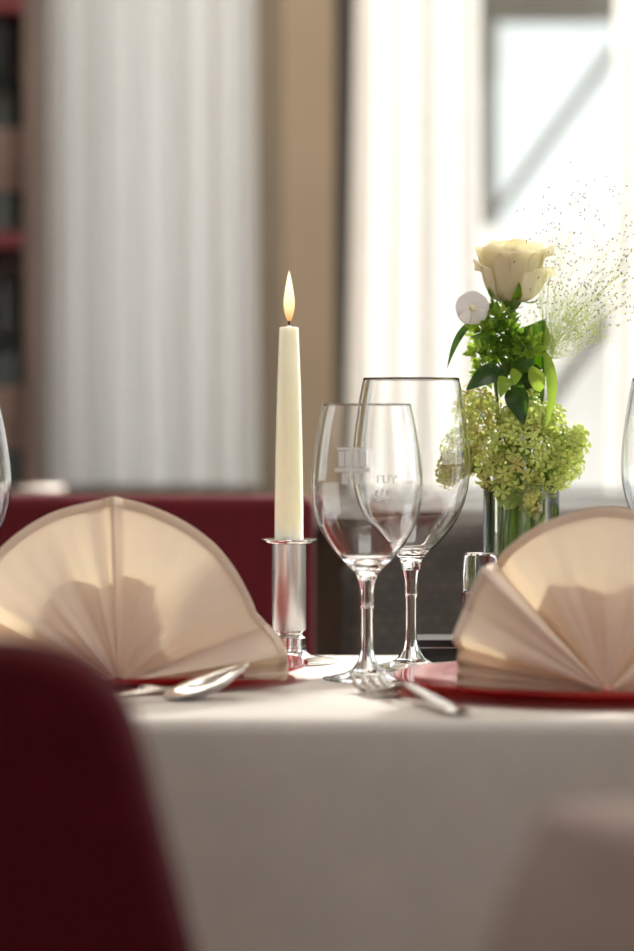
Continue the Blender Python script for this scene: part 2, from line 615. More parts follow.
def bottle(loc, h, label):
    o = thing('bottle', label, 'bottle', loc, 0, 'bottles in the dark shelf unit')
    k = h / .29
    pr = spline([(0, 0), (.034, 0), (.037, .006), (.037, .06), (.037, .17 * k), (.034, .19 * k), (.018, .215 * k), (.0145, .235 * k), (.0145, .28 * k), (.016, .282 * k), (.016, .29 * k), (0, .29 * k)], 4)
    obj('body', lathe([(max(0, r), z) for r, z in pr], 32), 'bottle', o)
    obj('label', lathe([(.0374, .06), (.0378, .062), (.0378, .14 * k), (.0374, .142 * k)], 32), 'label', o)
    return o


bx = sh.location.x
bottle((P(4, 0, YS + .10).x, YS + .10, zA + .011), .30, 'dark bottle on the middle red board, nearest the curtain')
bottle((P(10, 0, YS + .10).x, YS + .10, .852), .30, 'dark bottle on the counter under the middle red board, nearest the curtain')

# silver tube on the counter
tb = bmesh.new()
zc = .852 + .0085
pl, pr_ = P(14, 492, YS - .18), P(66, 492, YS - .18)
tube(tb, [(pl.x, pl.y, zc), (pl.x + .002, pl.y, zc), (pr_.x - .002, pr_.y, zc), (pr_.x, pr_.y, zc)], [.007, .0085, .0085, .007], 20)
tag(obj('silver_tube', tb, 'steel'), 'short silver tube lying on the dark counter behind the red bench', 'tube')

# ------------------------------------------------------------------ red bench behind the table
YB = 2.95
zbt = P(0, 497, YB).z
xbr = P(314, 0, YB).x
bn = thing('bench', 'long burgundy upholstered bench behind the white table', 'bench', (xbr - .9, YB + .1, 0))
obj('backrest', boxes((-1.0, .9, -.1, .0, .36, zbt)), 'red_fabric', bn, smooth=False, bevel=.012)
obj('seat', boxes((-1.0, .88, -.42, -.10, .34, .46)), 'red_fabric', bn, smooth=False, bevel=.02)
for x in (-.95, .80):
    for y in (-.40, -.10):
        obj('leg', boxes((x, x + .05, y, y + .05, 0, .34)), 'wood', bn, smooth=False)

# ------------------------------------------------------------------ dark wicker chair behind the table
YC = 3.12
x0, x1 = P(346, 0, YC).x, P(560, 0, YC).x
wc = thing('wicker_chair', 'dark brown woven wicker chair behind the stemmed glasses', 'chair', ((x0 + x1) / 2 + .1, YC - .1, 0))
hw = (x1 - x0) / 2 + .1
ztop = P(0, 524, YC).z


def wback(u, v):
    s = (u - .5) * 2
    z = .46 + (ztop - .46) * v - .05 * abs(s) ** 4 * v
    return Vector((s * hw, .10 - .05 * s * s + .04 * v, z))


solid(obj('backrest', grid(24, 16, wback), 'wicker', wc), .03)
obj('seat', boxes((-hw, hw, -.36, .08, .40, .46)), 'wicker', wc, smooth=False, bevel=.015)
for sx_ in (-1, 1):
    for y in (-.33, .05):
        obj('leg', boxes((sx_ * (hw - .03) - .02, sx_ * (hw - .03) + .02, y - .02, y + .02, 0, .40)), 'frame', wc, smooth=False)

# ------------------------------------------------------------------ the laid table
TZ = .75
TX0, TX1, TY0, TY1 = -.80, .80, 1.993, 2.535
tbl = thing('dining_table', 'dining table hidden under the long white tablecloth', 'table', (0, (TY0 + TY1) / 2, 0))
hy = (TY1 - TY0) / 2
obj('tabletop', boxes((TX0 + .008, TX1 - .008, -hy + .008, hy - .008, TZ - .03, TZ - .0025)), 'wood', tbl, smooth=False)
for sx_ in (-1, 1):
    for sy in (-1, 1):
        cx, cy = sx_ * .70, sy * (hy - .07)
        obj('leg', boxes((cx - .025, cx + .025, cy - .025, cy + .025, 0, TZ - .03)), 'wood', tbl, smooth=False)


def draped(name, cx, cy, rz, hx, hy, top, drop, rad, mat, seed, wave=.012, corner=.05):
    """cloth over a table: flat top, rounded edge, skirt with gentle folds and full corners"""
    rr = random.Random(seed)
    ph = [rr.uniform(0, 6.28) for _ in range(6)]
    bm_ = bmesh.new()
    per = []          # perimeter samples: point, outward normal, corner weight, arclength
    cr = .012
    segs = []
    n_e = 60

    def edge(ax, ay, bx_, by_, nx, ny):
        L = math.hypot(bx_ - ax, by_ - ay)
        k = max(12, int(L / .02))
        for i in range(k):
            t = i / k
            per.append((ax + (bx_ - ax) * t, ay + (by_ - ay) * t, nx, ny, max(0, 1 - min(t, 1 - t) * L / .16)))

    def arc(ox, oy, a0):
        for i in range(10):
            a = R(a0 + 90 * i / 10)
            per.append((ox + cr * math.cos(a), oy + cr * math.sin(a), math.cos(a), math.sin(a), 1.0))
    edge(-hx + cr, -hy, hx - cr, -hy, 0, -1)
    arc(hx - cr, -hy + cr, -90)
    edge(hx, -hy + cr, hx, hy - cr, 1, 0)
    arc(hx - cr, hy - cr, 0)
    edge(hx - cr, hy, -hx + cr, hy, 0, 1)
    arc(-hx + cr, hy - cr, 90)
    edge(-hx, hy - cr, -hx, -hy + cr, -1, 0)
    arc(-hx + cr, -hy + cr, 180)
    N = len(per)
    s_ = [0.]
    for i in range(1, N):
        s_.append(s_[-1] + math.hypot(per[i][0] - per[i - 1][0], per[i][1] - per[i - 1][1]))
    rows = []
    steps = [('top', .80), ('top', .91), ('top', 1.)] + [('arc', k / 6) for k in range(1, 7)] + [('drop', k / 16) for k in range(1, 17)]
    for kind, t in steps:
        row = []
        for i, (x, y, nx, ny, cw) in enumerate(per):
            if kind == 'top':
                row.append(bm_.verts.new((x * t - nx * rad * 0 if t < 1 else x - nx * rad, y * t if t < 1 else y - ny * rad, 0)))
            elif kind == 'arc':
                a = t * math.pi / 2
                o_ = -rad + rad * math.sin(a)
                row.append(bm_.verts.new((x + nx * o_, y + ny * o_, -rad + rad * math.cos(a))))
            else:
                s = s_[i]
                w = wave * (.6 * math.sin(s * 21 + ph[0] + 1.5 * math.sin(s * 4 + ph[1])) + .4 * math.sin(s * 47 + ph[2]))
                o_ = (w + wave * .9) * t ** 1.2 + corner * cw ** 2 * t ** .6
                row.append(bm_.verts.new((x + nx * o_, y + ny * o_, -rad - (drop - rad) * t)))
        rows.append(row)
    for a, b_ in zip(rows[:-1], rows[1:]):
        for i in range(N):
            j = (i + 1) % N
            bm_.faces.new((a[i], b_[i], b_[j], a[j]))
    c = bm_.verts.new((0, 0, 0))
    for i in range(N):
        bm_.faces.new((c, rows[0][i], rows[0][(i + 1) % N]))
    bmesh.ops.recalc_face_normals(bm_, faces=bm_.faces)
    o = obj(name, bm_, mat, loc=(cx, cy, top))
    o.rotation_euler = (0, 0, rz)
    solid(o, .0018, -1)
    return o


tc_ = draped('tablecloth', 0, (TY0 + TY1) / 2, 0, TX1, hy, TZ + .0005, .42, .012, 'cloth', 4, .007)
tag(tc_, 'long white tablecloth under the red plates and stemmed glasses', 'tablecloth')
TOP = TZ + .0008


# ------------------------------------------------------------------ wine glasses
def wine_glass(x, y, label, prof_px, ppm, base_py, group='stemmed wine glasses on the white table'):
    """prof_px: list of (radius px, picture y) from rim down to the stem; turned into metres with ppm"""
    g = thing('wine_glass', label, 'wine glass', (x, y, TOP), 0, group)
    outp = [(r / ppm, (base_py - yy) / ppm) for r, yy in prof_px]     # rim -> stem top
    outs = list(reversed(spline(outp, 6)))                             # stem top -> rim
    zb_, rb_ = outs[0][1], outs[0][0]
    H = outs[-1][1]
    inner = []
    zin = zb_ + .017
    for r, z in reversed(outs):
        th = .0005 + .0021 * max(0, 1 - (z - zb_) / .045)
        if z > zin and r - th > .002:
            inner.append((r - th, z))
    rl, zl = inner[-1]
    inner += [(rl * .7, zl - .0024), (rl * .35, zl - .0036), (0, zl - .0040)]
    # the three pieces meet edge to edge, so the glass is one unbroken solid
    obj('bowl', lathe(outs + [(outs[-1][0] - .00025, H + .0002)] + inner, 80), 'glass', g, sharp=80)
    st = spline([(rb_, zb_), (rb_ * .80, zb_ - .008), (.0056, zb_ - .022), (.0050, .060), (.0050, .030), (.0066, .017), (.0115, .0088)], 6)
    obj('stem', lathe(list(reversed(st)), 48), 'glass', g, sharp=80)
    ft = spline([(.0115, .0088), (.018, .0052), (.028, .0028), (.034, .0018), (.0352, .0010), (.0345, 0)], 5)
    obj('foot', lathe([(0, 0)] + list(reversed(ft)), 56), 'glass', g, sharp=80)
    return g, outs


PF = [(44, 404), (48, 422), (52, 445), (55, 470), (55.5, 487), (53.5, 508), (47, 528), (35, 548), (21, 564), (12, 573), (9, 580)]
PB = [(48, 378), (53, 405), (57, 435), (59, 460), (58, 482), (52.5, 505), (42, 526), (28, 543), (15, 555), (10, 563), (9, 570)]
d1, d2 = 2.29, 2.39
ppm1, ppm2 = F / d1, F / d2
g1 = P(367, 600, d1)
g2 = P(411, 600, d2)
by1, by2 = 415 + (CAM_Z - TOP) * F / d1, 415 + (CAM_Z - TOP) * F / d2
wg1, out1 = wine_glass(g1.x, d1, 'smaller stemmed wine glass with a frosted emblem, nearest the ivory candle', PF, ppm1, by1)
wg2, out2 = wine_glass(g2.x, d2, 'larger stemmed wine glass behind the emblem glass, in front of the flowers', PB, ppm2, by2)
xl_ = P(-45, 0, 2.33).x
wg3, _ = wine_glass(xl_, 2.33, 'stemmed wine glass cut off by the left edge of the photo, above the left napkin', PF, ppm1, by1)
xr_ = P(681, 0, 2.41).x
wg4, _ = wine_glass(xr_, 2.41, 'stemmed wine glass cut off by the right edge of the photo, above the right napkin', PB, ppm2, by2)


def etch(parent, outs, ppm, base_py, cx, rects, name):
    """frosted marks lying on the front of a bowl; rects in picture pixels"""
    bm_ = bmesh.new()
    tab = sorted((z, r) for r, z in outs)
    for (xa_, xb_, ya_, yb_) in rects:
        def fn(u, v):
            z = (base_py - (yb_ + (ya_ - yb_) * v)) / ppm
            r = lerp_tab(tab, z)[0] + .0003
            xx = (xa_ + (xb_ - xa_) * u - cx) / ppm
            return Vector((xx, -math.sqrt(max(r * r - xx * xx, 1e-6)), z))
        grid(6, 4, fn, bm_)
    return obj(name, bm_, 'etch', parent)


etch(wg1, out1, ppm1, by1, 367, [(337, 366, 447, 449.5), (338, 344, 450.5, 466), (345, 351.5, 450.5, 466), (352.5, 358, 450.5, 466), (359, 365, 450.5, 466),
                                 (334.5, 368.5, 467, 471), (341, 348, 472, 483), (349, 352.5, 472, 478), (353.5, 359, 472, 483)], 'etched_emblem')
etch(wg2, out2, ppm2, by2, 411, [(376, 377.6, 474, 482), (378.2, 381, 474, 475.4), (378.2, 380.6, 477, 478.3), (381.6, 383.0, 474, 482), (383.6, 386, 480.6, 482), (386.8, 388.2, 474, 482),
                                 (388.8, 391, 474, 475.4), (391.6, 393, 476, 482), (393.6, 396, 474, 476.5),
                                 (374.4, 377.4, 489, 494.6), (379.6, 382.4, 488, 494.6), (384.6, 388.4, 489, 494.6), (373, 390, 496, 497.4)], 'etched_emblem')

# ------------------------------------------------------------------ candle and holder
dc = 2.45
ppc = F / dc
hc = P(289, 600, dc)
hb_py = 415 + (CAM_Z - TOP) * F / dc
zpx = lambda yy: (hb_py - yy) / ppc
ch = thing('candle_holder', 'silver tube candle holder with a round foot, under the ivory candle', 'candle holder', (hc.x, dc, TOP))
z_top = zpx(540)
pr = spline([(.0405, .0), (.0412, .0012), (.040, .0026), (.030, .0042), (.020, .0058), (.0155, .009), (.0148, .014)], 5)
obj('foot', lathe([(0, 0)] + pr + [(0, pr[-1][1])], 64), 'steel', ch)
obj('neck', lathe([(0, .012), (.0142, .012), (.0142, .021), (.0118, .0225), (.0112, .0245), (.0126, .0265), (.0140, .0275), (0, .0275)], 48), 'steel', ch)
obj('tube', lathe([(0, .0270), (.0138, .0270), (.0143, .0276), (.0143, z_top - .003), (0, z_top - .003)], 48), 'brushed', ch)
obj('drip_pan', lathe([(0, z_top - .0035), (.0146, z_top - .0035), (.0225, z_top - .0022), (.0238, z_top - .0004), (.0236, z_top + .0008), (.0215, z_top + .0006), (.014, z_top - .0006), (0, z_top - .0006)], 56), 'steel', ch)
zc0 = z_top - .0004
hcan = zpx(327) - zc0
ca = thing('candle', 'lit tapered ivory candle standing in the silver holder', 'candle', (hc.x, dc, TOP + zc0))
obj('wax', lathe([(0, 0), (.0121, 0), (.0120, .03), (.0112, hcan * .45), (.0098, hcan * .75), (.0081, hcan - .002), (.0078, hcan - .0005), (.0060, hcan), (.003, hcan - .0003), (.0008, hcan + .0012), (0, hcan + .0012)], 48), 'wax', ca)
wb = bmesh.new()
tube(wb, spline([(0, 0, hcan), (.0002, 0, hcan + .005), (.0008, 0, hcan + .0085), (.0012, 0, hcan + .0105)], 4), .0009, 8)
obj('wick', wb, 'wick', ca)
hf = (327 - 271) / ppc - .004
fp = spline([(0, 0), (.0022, .002), (.0042, .010), (.0046, .017), (.0034, .027), (.0016, .037), (0, hf)], 5)
fo = obj('flame', lathe([(max(0, r), z) for r, z in fp], 24), 'flame', ca, loc=(.0002, 0, hcan + .0045))


# ------------------------------------------------------------------ plates
def plate(x, y, rad, label):
    pr_ = [(0, 0), (.07, 0), (.085, .0008), (.120, .0048), (rad - .002, .0098), (rad, .0110), (rad - .001, .0126), (rad - .004, .0126), (.122, .0080), (.088, .0040), (.07, .0034), (0, .0034)]
    o = obj('plate', lathe(pr_, 96), 'plate', loc=(x, y, TOP))
    return tag(o, label, 'plate', 'red glass plates')


plx, ply = P(113, 0, 2.31).x, 2.31
prx, pry = P(598, 0, 2.2).x, 2.2
plate(plx, ply, .155, 'round red glass plate under the left folded napkin')
plate(prx, pry, .155, 'round red glass plate under the right folded napkin')


# ------------------------------------------------------------------ fan-folded napkins
def napkin(x, y, z, tab, ppm, label, seed):
    """tab rows: angle (deg, from +x), rim radius px, depth of the fold toward the viewer (m)"""
    o = thing('napkin', label, 'napkin', (x, y, z), 0, 'fan folded napkins')
    rr = random.Random(seed)
    ph = [rr.uniform(0, 6.28) for _ in range(3)]
    a0, a1 = tab[0][0], tab[-1][0]
    angs = []
    for p, q in zip(tab[:-1], tab[1:]):
        k = max(2, int((q[0] - p[0]) / 1.2))
        angs += [p[0] + (q[0] - p[0]) * i / k for i in range(k)]
    angs.append(a1)

    def surf(ang, t):
        Rp, dy = lerp_tab(tab, ang)
        # soften the folds a little away from the crease
        Ra, da = lerp_tab(tab, ang - .8)
        Rb, db = lerp_tab(tab, ang + .8)
        Rp, dy = (2 * Rp + Ra + Rb) / 4, (2 * dy + da + db) / 4
        r = Rp / ppm * t
        a = R(ang)
        rip = .0022 * math.sin(ang * .21 + ph[0]) * math.sin(math.pi * min(1, t * 1.1)) + .0005 * math.sin(ang * .7 + ph[1]) * (1 - t) * t * 4
        g = (.06 + .94 * t) ** .85
        return Vector((r * math.cos(a), -(dy * g) - rip + .010 * (t ** 2) * math.sin(a), r * math.sin(a) + .0012))

    def strip(t0, t1, n):
        bm_ = bmesh.new()
        g = [[bm_.verts.new(surf(a, t0 + (t1 - t0) * j / n)) for j in range(n + 1)] for a in angs]
        for i in range(len(angs) - 1):
            for j in range(n):
                bm_.faces.new((g[i][j], g[i + 1][j], g[i + 1][j + 1], g[i][j + 1]))
        return bm_
    obj('fan', strip(.035, .995, 28), 'napkin', o)
    hm = solid(obj('hem', strip(.955, 1.0, 4), 'napkin', o), .0034, 0)
    md = hm.modifiers.new('soft', 'BEVEL')
    md.width = .0012
    md.segments = 2
    md.limit_method = 'ANGLE'
    # the flap behind that props the fan up
    def flap(u, v):
        s = (u - .5) * 2
        return Vector((s * .075 * (1 - .5 * v), .012 + .034 * (1 - v), .0015 + .085 * v))
    solid(obj('prop_flap', grid(8, 8, flap), 'napkin', o), .0012, 0)
    return o


TL = [(1.5, 168, .000), (4, 171, .020), (7, 170, -.004), (10, 172, .020), (15, 168, .004), (21, 159, -.012), (27, 154, -.004), (38, 159, .004), (55, 169, .008), (75, 177, .003),
      (89.5, 184, -.004), (91.6, 187, .011), (95, 184, -.001), (101, 183, .006), (113, 183, .003), (131, 180, .006), (147, 171, .012), (154, 163, -.012), (163, 168, .018), (170, 170, -.004), (178, 168, .01)]
TR = [(1.5, 150, 0), (8, 156, .014), (13, 150, -.006), (20, 165, .016), (44, 174, .024), (48, 170, -.02), (60, 178, -.004), (88, 186, .006), (112, 181, .002), (126, 174, -.010), (131, 167, -.026),
      (135, 180, .032), (149, 168, .018), (160.5, 167, .024), (163.5, 154, -.016), (167, 156, .016), (169.5, 153, -.002), (172, 154, .015), (174.3, 151, -.001), (176.4, 152, .013), (178.5, 150, .0)]
yl = 2.21
nl = P(119, 682, yl)
napkin(nl.x, yl, TOP + .0036, TL, F / yl, 'champagne linen napkin folded into a fan, beside the silver candle holder', 2)
yr = 2.135
nr = P(608, 690, yr)
napkin(nr.x, yr, TOP + .0036, TR, F / yr, 'champagne linen napkin folded into a fan, in front of the flower vase', 8)

# ------------------------------------------------------------------ cutlery
# spoon: bowl tip to the right, handle running left
sp_tip = Vector((P(247, 0, 2.150).x, 2.150, 0))
sp_end = Vector((P(28, 0, 2.07).x, 2.070, 0))
ax = (sp_tip - sp_end)
L = ax.length
so = thing('spoon', 'shiny steel spoon lying in front of the left napkin plate', 'spoon', (sp_end.x, sp_end.y, TOP), math.atan2(ax.y, ax.x))
BL = .066


def spoon_pt(u, v):
    # u along the bowl 0..1, v across
    w = .0205 * math.sin(math.pi * min(1, (.03 + .97 * u) ** .80)) ** .6 if u < 1 else 0.0
    if u <= 0:
        w = .0035
    s = (v - .5) * 2
    depth = .0098 * math.sin(math.pi * u) ** .8 * (1 - s * s) if 0 < u < 1 else 0
    rim = .0104 + .022 * (u - .35)
    return Vector((L - BL + BL * u, s * w, rim - depth))


solid(obj('bowl', grid(20, 12, spoon_pt), 'steel', so), .0014, 0)
hb = bmesh.new()
hp = spline([(0, 0, .0030), (.02, 0, .0032), (.06, 0, .0062), (.10, 0, .0090), (L - BL - .02, 0, .0105), (L - BL + .004, 0, .0078)], 6)
hn = len(hp)
hr_ = [((.0095 * (1 - i / hn) ** 1.5 + .0030) * (.55 if i == 0 else 1), .0013 + .0004 * i / hn) for i in range(hn)]
tube(hb, hp, hr_, 14, up=(0, 0, 1))
obj('handle', hb, 'steel', so)

# fork: tines away from the viewer, handle end at the near edge
fk_tip = Vector((P(366, 0, 2.195).x, 2.195, 0))
fk_end = Vector((P(463, 0, 2.008).x, 2.008, 0))
ax = fk_tip - fk_end
L = ax.length
fo_ = thing('fork', 'steel fork lying on the tablecloth in front of the emblem wine glass', 'fork', (fk_end.x, fk_end.y, TOP), math.atan2(ax.y, ax.x))
hb = bmesh.new()
hp = spline([(0, 0, .0035), (.02, 0, .0038), (.06, 0, .0075), (.10, 0, .0120), (L - .085, 0, .0125), (L - .062, 0, .0085)], 6)
hn = len(hp)
hr_ = [((.0088 * (1 - i / hn) ** 1.5 + .0030) * (.55 if i == 0 else 1), .0014) for i in range(hn)]
tube(hb, hp, hr_, 14, up=(0, 0, 1))
obj('handle', hb, 'steel', fo_)


def fork_pt(u, v):
    s = (v - .5) * 2
    w = .003 + .0105 * (min(1, u * 1.25)) ** .7
    return Vector((L - .064 + .026 * u, s * w, .0088 - .0058 * math.sin(u * 1.4) + .0012 * s * s))


solid(obj('fork_root', grid(10, 8, fork_pt), 'steel', fo_), .0018, 0)
for k in range(4):
    s = (k - 1.5) / 1.5
    tb_ = bmesh.new()
    tube(tb_, spline([(L - .042, s * .0112, .0036), (L - .030, s * .0114, .0026), (L - .014, s * .0112, .0048), (L, s * .0106, .0112)], 5), [.0021] * 12 + [.0019, .0016, .0013, .0009], 10)
    obj('tine', tb_, 'steel', fo_)

# ------------------------------------------------------------------ glass shaker and black tray behind
ys = 2.365
sx0 = P(481, 0, ys).x
ss = thing('salt_shaker', 'small clear glass shaker standing beside the flower vase', 'shaker', (sx0, ys, TOP))
hs = (415 + (CAM_Z - TOP) * F / ys - 553) / (F / ys)
obj('body', lathe([(0, 0), (.0135, 0), (.0148, .001), (.0148, hs * .60), (.0152, hs * .64), (.0148, hs * .67), (.0128, hs * .68), (.0128, .012), (0, .010)], 40), 'glass', ss)
obj('cap', lathe([(0, hs * .685), (.0140, hs * .685), (.0140, hs - .004), (.0125, hs - .0005), (.011, hs), (.0, hs)], 40), 'glass', ss)
yt = 2.48
ta, tb2 = P(416, 0, yt).x, P(474, 0, yt).x
zt_ = P(0, 637, yt).z - TOP
tr = thing('black_box', 'low glossy black box on the table edge behind the stemmed glasses', 'box', ((ta + tb2) / 2, yt, TOP))
hx_ = (tb2 - ta) / 2
obj('body', boxes((-hx_, hx_, -.03, .03, 0, zt_ * .62)), 'black', tr, smooth=False, bevel=.001)
obj('lid', boxes((-hx_ - .001, hx_ + .001, -.031, .031, zt_ * .66, zt_)), 'black', tr, smooth=False, bevel=.001)
obj('seam', boxes((-hx_ + .002, hx_ - .002, -.0285, .0285, zt_ * .62, zt_ * .66)), 'steel', tr, smooth=False)

# ------------------------------------------------------------------ vase and flowers
dv = 2.455
ppv = F / dv
vx = P(522, 0, dv).x
vbase = 415 + (CAM_Z - TOP) * F / dv
hv = (vbase - 484) / ppv
rv = 38 / ppv
va = obj('vase', lathe([(0, 0), (rv - .002, 0), (rv, .002), (rv, hv - .001), (rv - .0012, hv), (rv - .0026, hv - .001), (rv - .0026, .009), (0, .008)], 72), 'vase_glass', loc=(vx, dv, TOP))
tag(va, 'clear straight glass vase holding the flowers', 'vase')
V0 = Vector((vx, dv, TOP))


def FP(px, py, dd=0.):
    return P(px, py, dv + dd)


def foot_pt(a, r=.020, z=.011):
    return V0 + Vector((r * math.cos(a), r * math.sin(a), z))


def stem_part(root, pts, rad, mat='stem', name='stem', n=8):
    pts = [Vector(p) for p in pts]
    if len(pts) >= 3 and (pts[0] - V0).length < .04:      # stems stay inside the vase up to its rim
        keep = [p for p in pts[1:] if p.z > V0.z + hv + .012]
        if keep:
            d_ = (keep[0] - V0) * .5 + (pts[0] - V0) * .3
            d_.z = 0
            if d_.length > .0275:
                d_ = d_.normalized() * .0275
            pts = [pts[0], V0 + d_ * 1.0 + Vector((0, 0, hv * .97))] + keep
    b_ = bmesh.new()
    tube(b_, [rel(p, root) for p in spline([tuple(p) for p in pts], 7)], rad, n)
    return obj(name, b_, mat, root)


# --- cream rose
rc = FP(512, 302)
ro = thing('rose', 'large cream rose standing above the green leaves of the bouquet', 'rose', rc)
stem_part(ro, [foot_pt(2.6), FP(505, 540), FP(514, 430), FP(513, 340), rc], .0030)
petals = []
HR = 62 / ppv


def petal(az, r0, r1, h, width, curl, mat, lean=0., ruff=0., seed=0):
    rr = random.Random(seed)
    p1, p2 = rr.uniform(0, 6.28), rr.uniform(0, 6.28)

    def fn(u, v):
        s = (u - .5) * 2
        half = width * (.45 + .55 * math.sin(math.pi * (.12 + .62 * v)))
        a = az + s * half
        prof = r0 + (r1 - r0) * math.sin(v * math.pi * .5) ** .5
        r = prof + curl * max(0, v - .72) ** 2 * 12 + ruff * math.sin(3 * s + p1) * v
        z = h * v * (1 - .16 * abs(s) ** 2.6 * v) - curl * 1.2 * max(0, v - .80) * 3 * (1 - .2 * s * s) + ruff * .8 * math.sin(4 * s + p2) * v
        return Vector((r * math.cos(a), r * math.sin(a), z + lean * v))
    o = obj('petal', grid(14, 14, fn), mat, ro)
    solid(o, .0006, 0)
    return o


q = 1
for k in range(5):      # outer
    petal(R(-90 + 72 * k + 10), .006, .0262 + .0012 * (k % 2), HR * (.84 + .05 * ((k * 2) % 3)), .98, .0022 + .0014 * (k % 3), 'rose', 0, .0014, q)
    q += 1
for k in range(5):
    petal(R(-55 + 72 * k), .005, .0235, HR * (.95 + .03 * (k % 2)), .95, .002, 'rose', 0, .0012, q)
    q += 1
for k in range(4):
    petal(R(-90 + 90 * k + 20), .004, .0180, HR * 1.01, 1.05, .001, 'rose_in', 0, .001, q)
    q += 1
for k in range(3):
    petal(R(120 * k), .003, .0110, HR * 1.0, 1.2, .0005, 'rose_in', 0, .0006, q)
    q += 1
petal(R(-4), .010, .0285, HR * 1.02, .42, .0085, 'rose', 0, .001, 77)     # curled petal reaching right
petal(R(-42), .010, .0290, HR * .62, .62, .0075, 'rose', 0, .0018, 78)   # lower right petal folding out
petal(R(200), .010, .0275, HR * .74, .45, .007, 'rose', 0, .0022, 79)    # ragged petal on the left
hp_b = lathe([(0, -.006), (.004, -.006), (.0075, -.002), (.0085, .002), (.007, .004), (0, .004)], 20)
obj('hip', hp_b, 'stem', ro)
for k in range(5):
    a = R(72 * k - 80)
    dvec = Vector((math.cos(a), math.sin(a), 0))
    obj('sepal', leaf_bm(dvec * .006 + Vector((0, 0, .001)), dvec * .0235 + Vector((0, 0, .016 - .010 * (k % 2))), .0085, bend=dvec * .004 + Vector((0, 0, -.003)), facing=dvec + Vector((0, 0, -.6))), 'green', ro)

# --- small white flower with a narrow hanging leaf
wf = FP(472, 308, -.02)
wo = thing('white_flower', 'small round white flower at the left of the cream rose', 'flower', wf)
stem_part(wo, [foot_pt(3.4), FP(497, 500), FP(497, 400), FP(484, 330), wf + Vector((0, .006, -.004))], .0013)
for k in range(5):
    a = R(72 * k + 90)

    def fn(u, v, a=a):
        s = (u - .5) * 2
        r = .0145 * v * (1 - .10 * s * s)
        aa = a + s * R(50) * (.7 + .3 * v)
        return Vector((r * math.cos(aa), -.002 - .003 * v * (1 - v) * 2 - .0006 * (k % 2), r * math.sin(aa)))
    solid(obj('petal', grid(8, 8, fn), 'white_petal', wo), .0005, 0)
eb = bmesh.new()
bmesh.ops.create_uvsphere(eb, u_segments=12, v_segments=8, radius=.0028)
obj('flower_eye', eb, 'eye', wo, loc=(0, -.003, 0))
obj('leaf', leaf_bm(rel(FP(470, 322, -.015), wo), rel(FP(447, 369, -.02), wo), .0062, bend=(-.002, 0, .003), peak=.3), 'dark_green', wo)

# --- rolled leaf and blades
rl = FP(527, 372)
rt = thing('rolled_leaf', 'broad green leaf rolled into a loop under the cream rose', 'leaf', rl)
wr, hrr = 19 / ppv, 50 / ppv


def rolled(u, v):
    a = -R(40) + u * R(330)
    return Vector((wr * math.cos(a) * (1 - .03 * v), wr * .8 * math.sin(a), hrr * v * (.92 + .08 * math.cos(a)) + .003 * math.cos(a)))


solid(obj('blade', grid(30, 8, rolled), 'green', rt), .0006, 0)
stem_part(rt, [foot_pt(.4), FP(530, 520, .01), FP(528, 430), FP(529, 376)], .0024)

lb = FP(545, 350, -.01)
lo_ = thing('leaf_blade', 'long narrow light green leaf hanging right of the rolled leaf', 'leaf', lb)
obj('blade', leaf_bm((0, 0, 0), rel(FP(546, 428, -.03), lo_), .0095, bend=(.005, -.004, 0), peak=.35), 'fresh', lo_)
obj('fold', leaf_bm((0, 0, 0), rel(FP(543, 320, .0), lo_), .0055, bend=(.002, -.002, 0)), 'fresh', lo_)
stem_part(lo_, [foot_pt(.9, .018), FP(536, 500, .01), FP(541, 420), lb], .0014)


# --- leafy sprigs with dark leaves and small bud clusters
def sprig(label, top, foot, leaves, clusters, seed):
    rr = random.Random(seed)
    o = thing('leafy_sprig', label, 'sprig', top)
    stem_part(o, [foot, FP(512, 500), top + Vector((.003, 0, -.045)), top], .0016)
    for (b0, t0, w, mat, dd) in leaves:
        obj('leaf', leaf_bm(rel(FP(b0[0], b0[1], dd), o), rel(FP(t0[0], t0[1], dd - .012), o), w, bend=(0, -.003, .004), facing=(rr.uniform(-.4, .4), -1, .4)), mat, o)
    for (cx, cy, rad, n) in clusters:
        b_ = bmesh.new()
        c = rel(FP(cx, cy, -.012), o)
        for i in range(int(n * 1.7)):
            dv_ = Vector((rr.gauss(0, 1), rr.gauss(0, 1), rr.gauss(0, .8))).normalized()
            p = c + dv_ * rad / ppv * rr.uniform(.25, .7)
            leaf_bm(p, p + (dv_ + Vector((0, -.3, .35))).normalized() * rr.uniform(.007, .012), rr.uniform(.0034, .0054), facing=(rr.uniform(-.5, .5), -1, rr.uniform(-.3, .6)), n=5, bm=b_)
        obj('bud_cluster', b_, 'green' if rr.random() < .7 else 'fresh', o)
        stem_part(o, [c + Vector(o.location), (c + Vector(o.location)).lerp(top, .5), top + Vector((0, 0, -.01))], .0009)
    return o


sprig('green sprig of tiny pointed leaves just under the small white flower', FP(492, 322), foot_pt(2.9, .024),
      [((500, 345), (470, 338), .008, 'green', -.01)],
      [(492, 318, 13, 26), (482, 332, 14, 30), (500, 334, 13, 26), (508, 328, 11, 16), (505, 316, 9, 12)], 11)
sprig('green sprig with a dark broad leaf pointing left, above the lime blossoms', FP(505, 360), foot_pt(3.5, .021),
      [((505, 372), (466, 390), .0185, 'dark_green', -.014), ((508, 378), (500, 398), .013, 'fresh', -.022), ((512, 384), (522, 374), .012, 'fresh', -.024),
       ((512, 388), (524, 425), .020, 'dark_green', -.02), ((540, 392), (532, 366), .014, 'fresh', -.02), ((520, 400), (526, 362), .020, 'dark_green', .005), ((534, 402), (536, 364), .018, 'dark_green', .006)],
      [(478, 352, 13, 24), (492, 352, 13, 24), (503, 352, 12, 20), (528, 345, 16, 30), (518, 340, 12, 20), (485, 372, 10, 14)], 12)

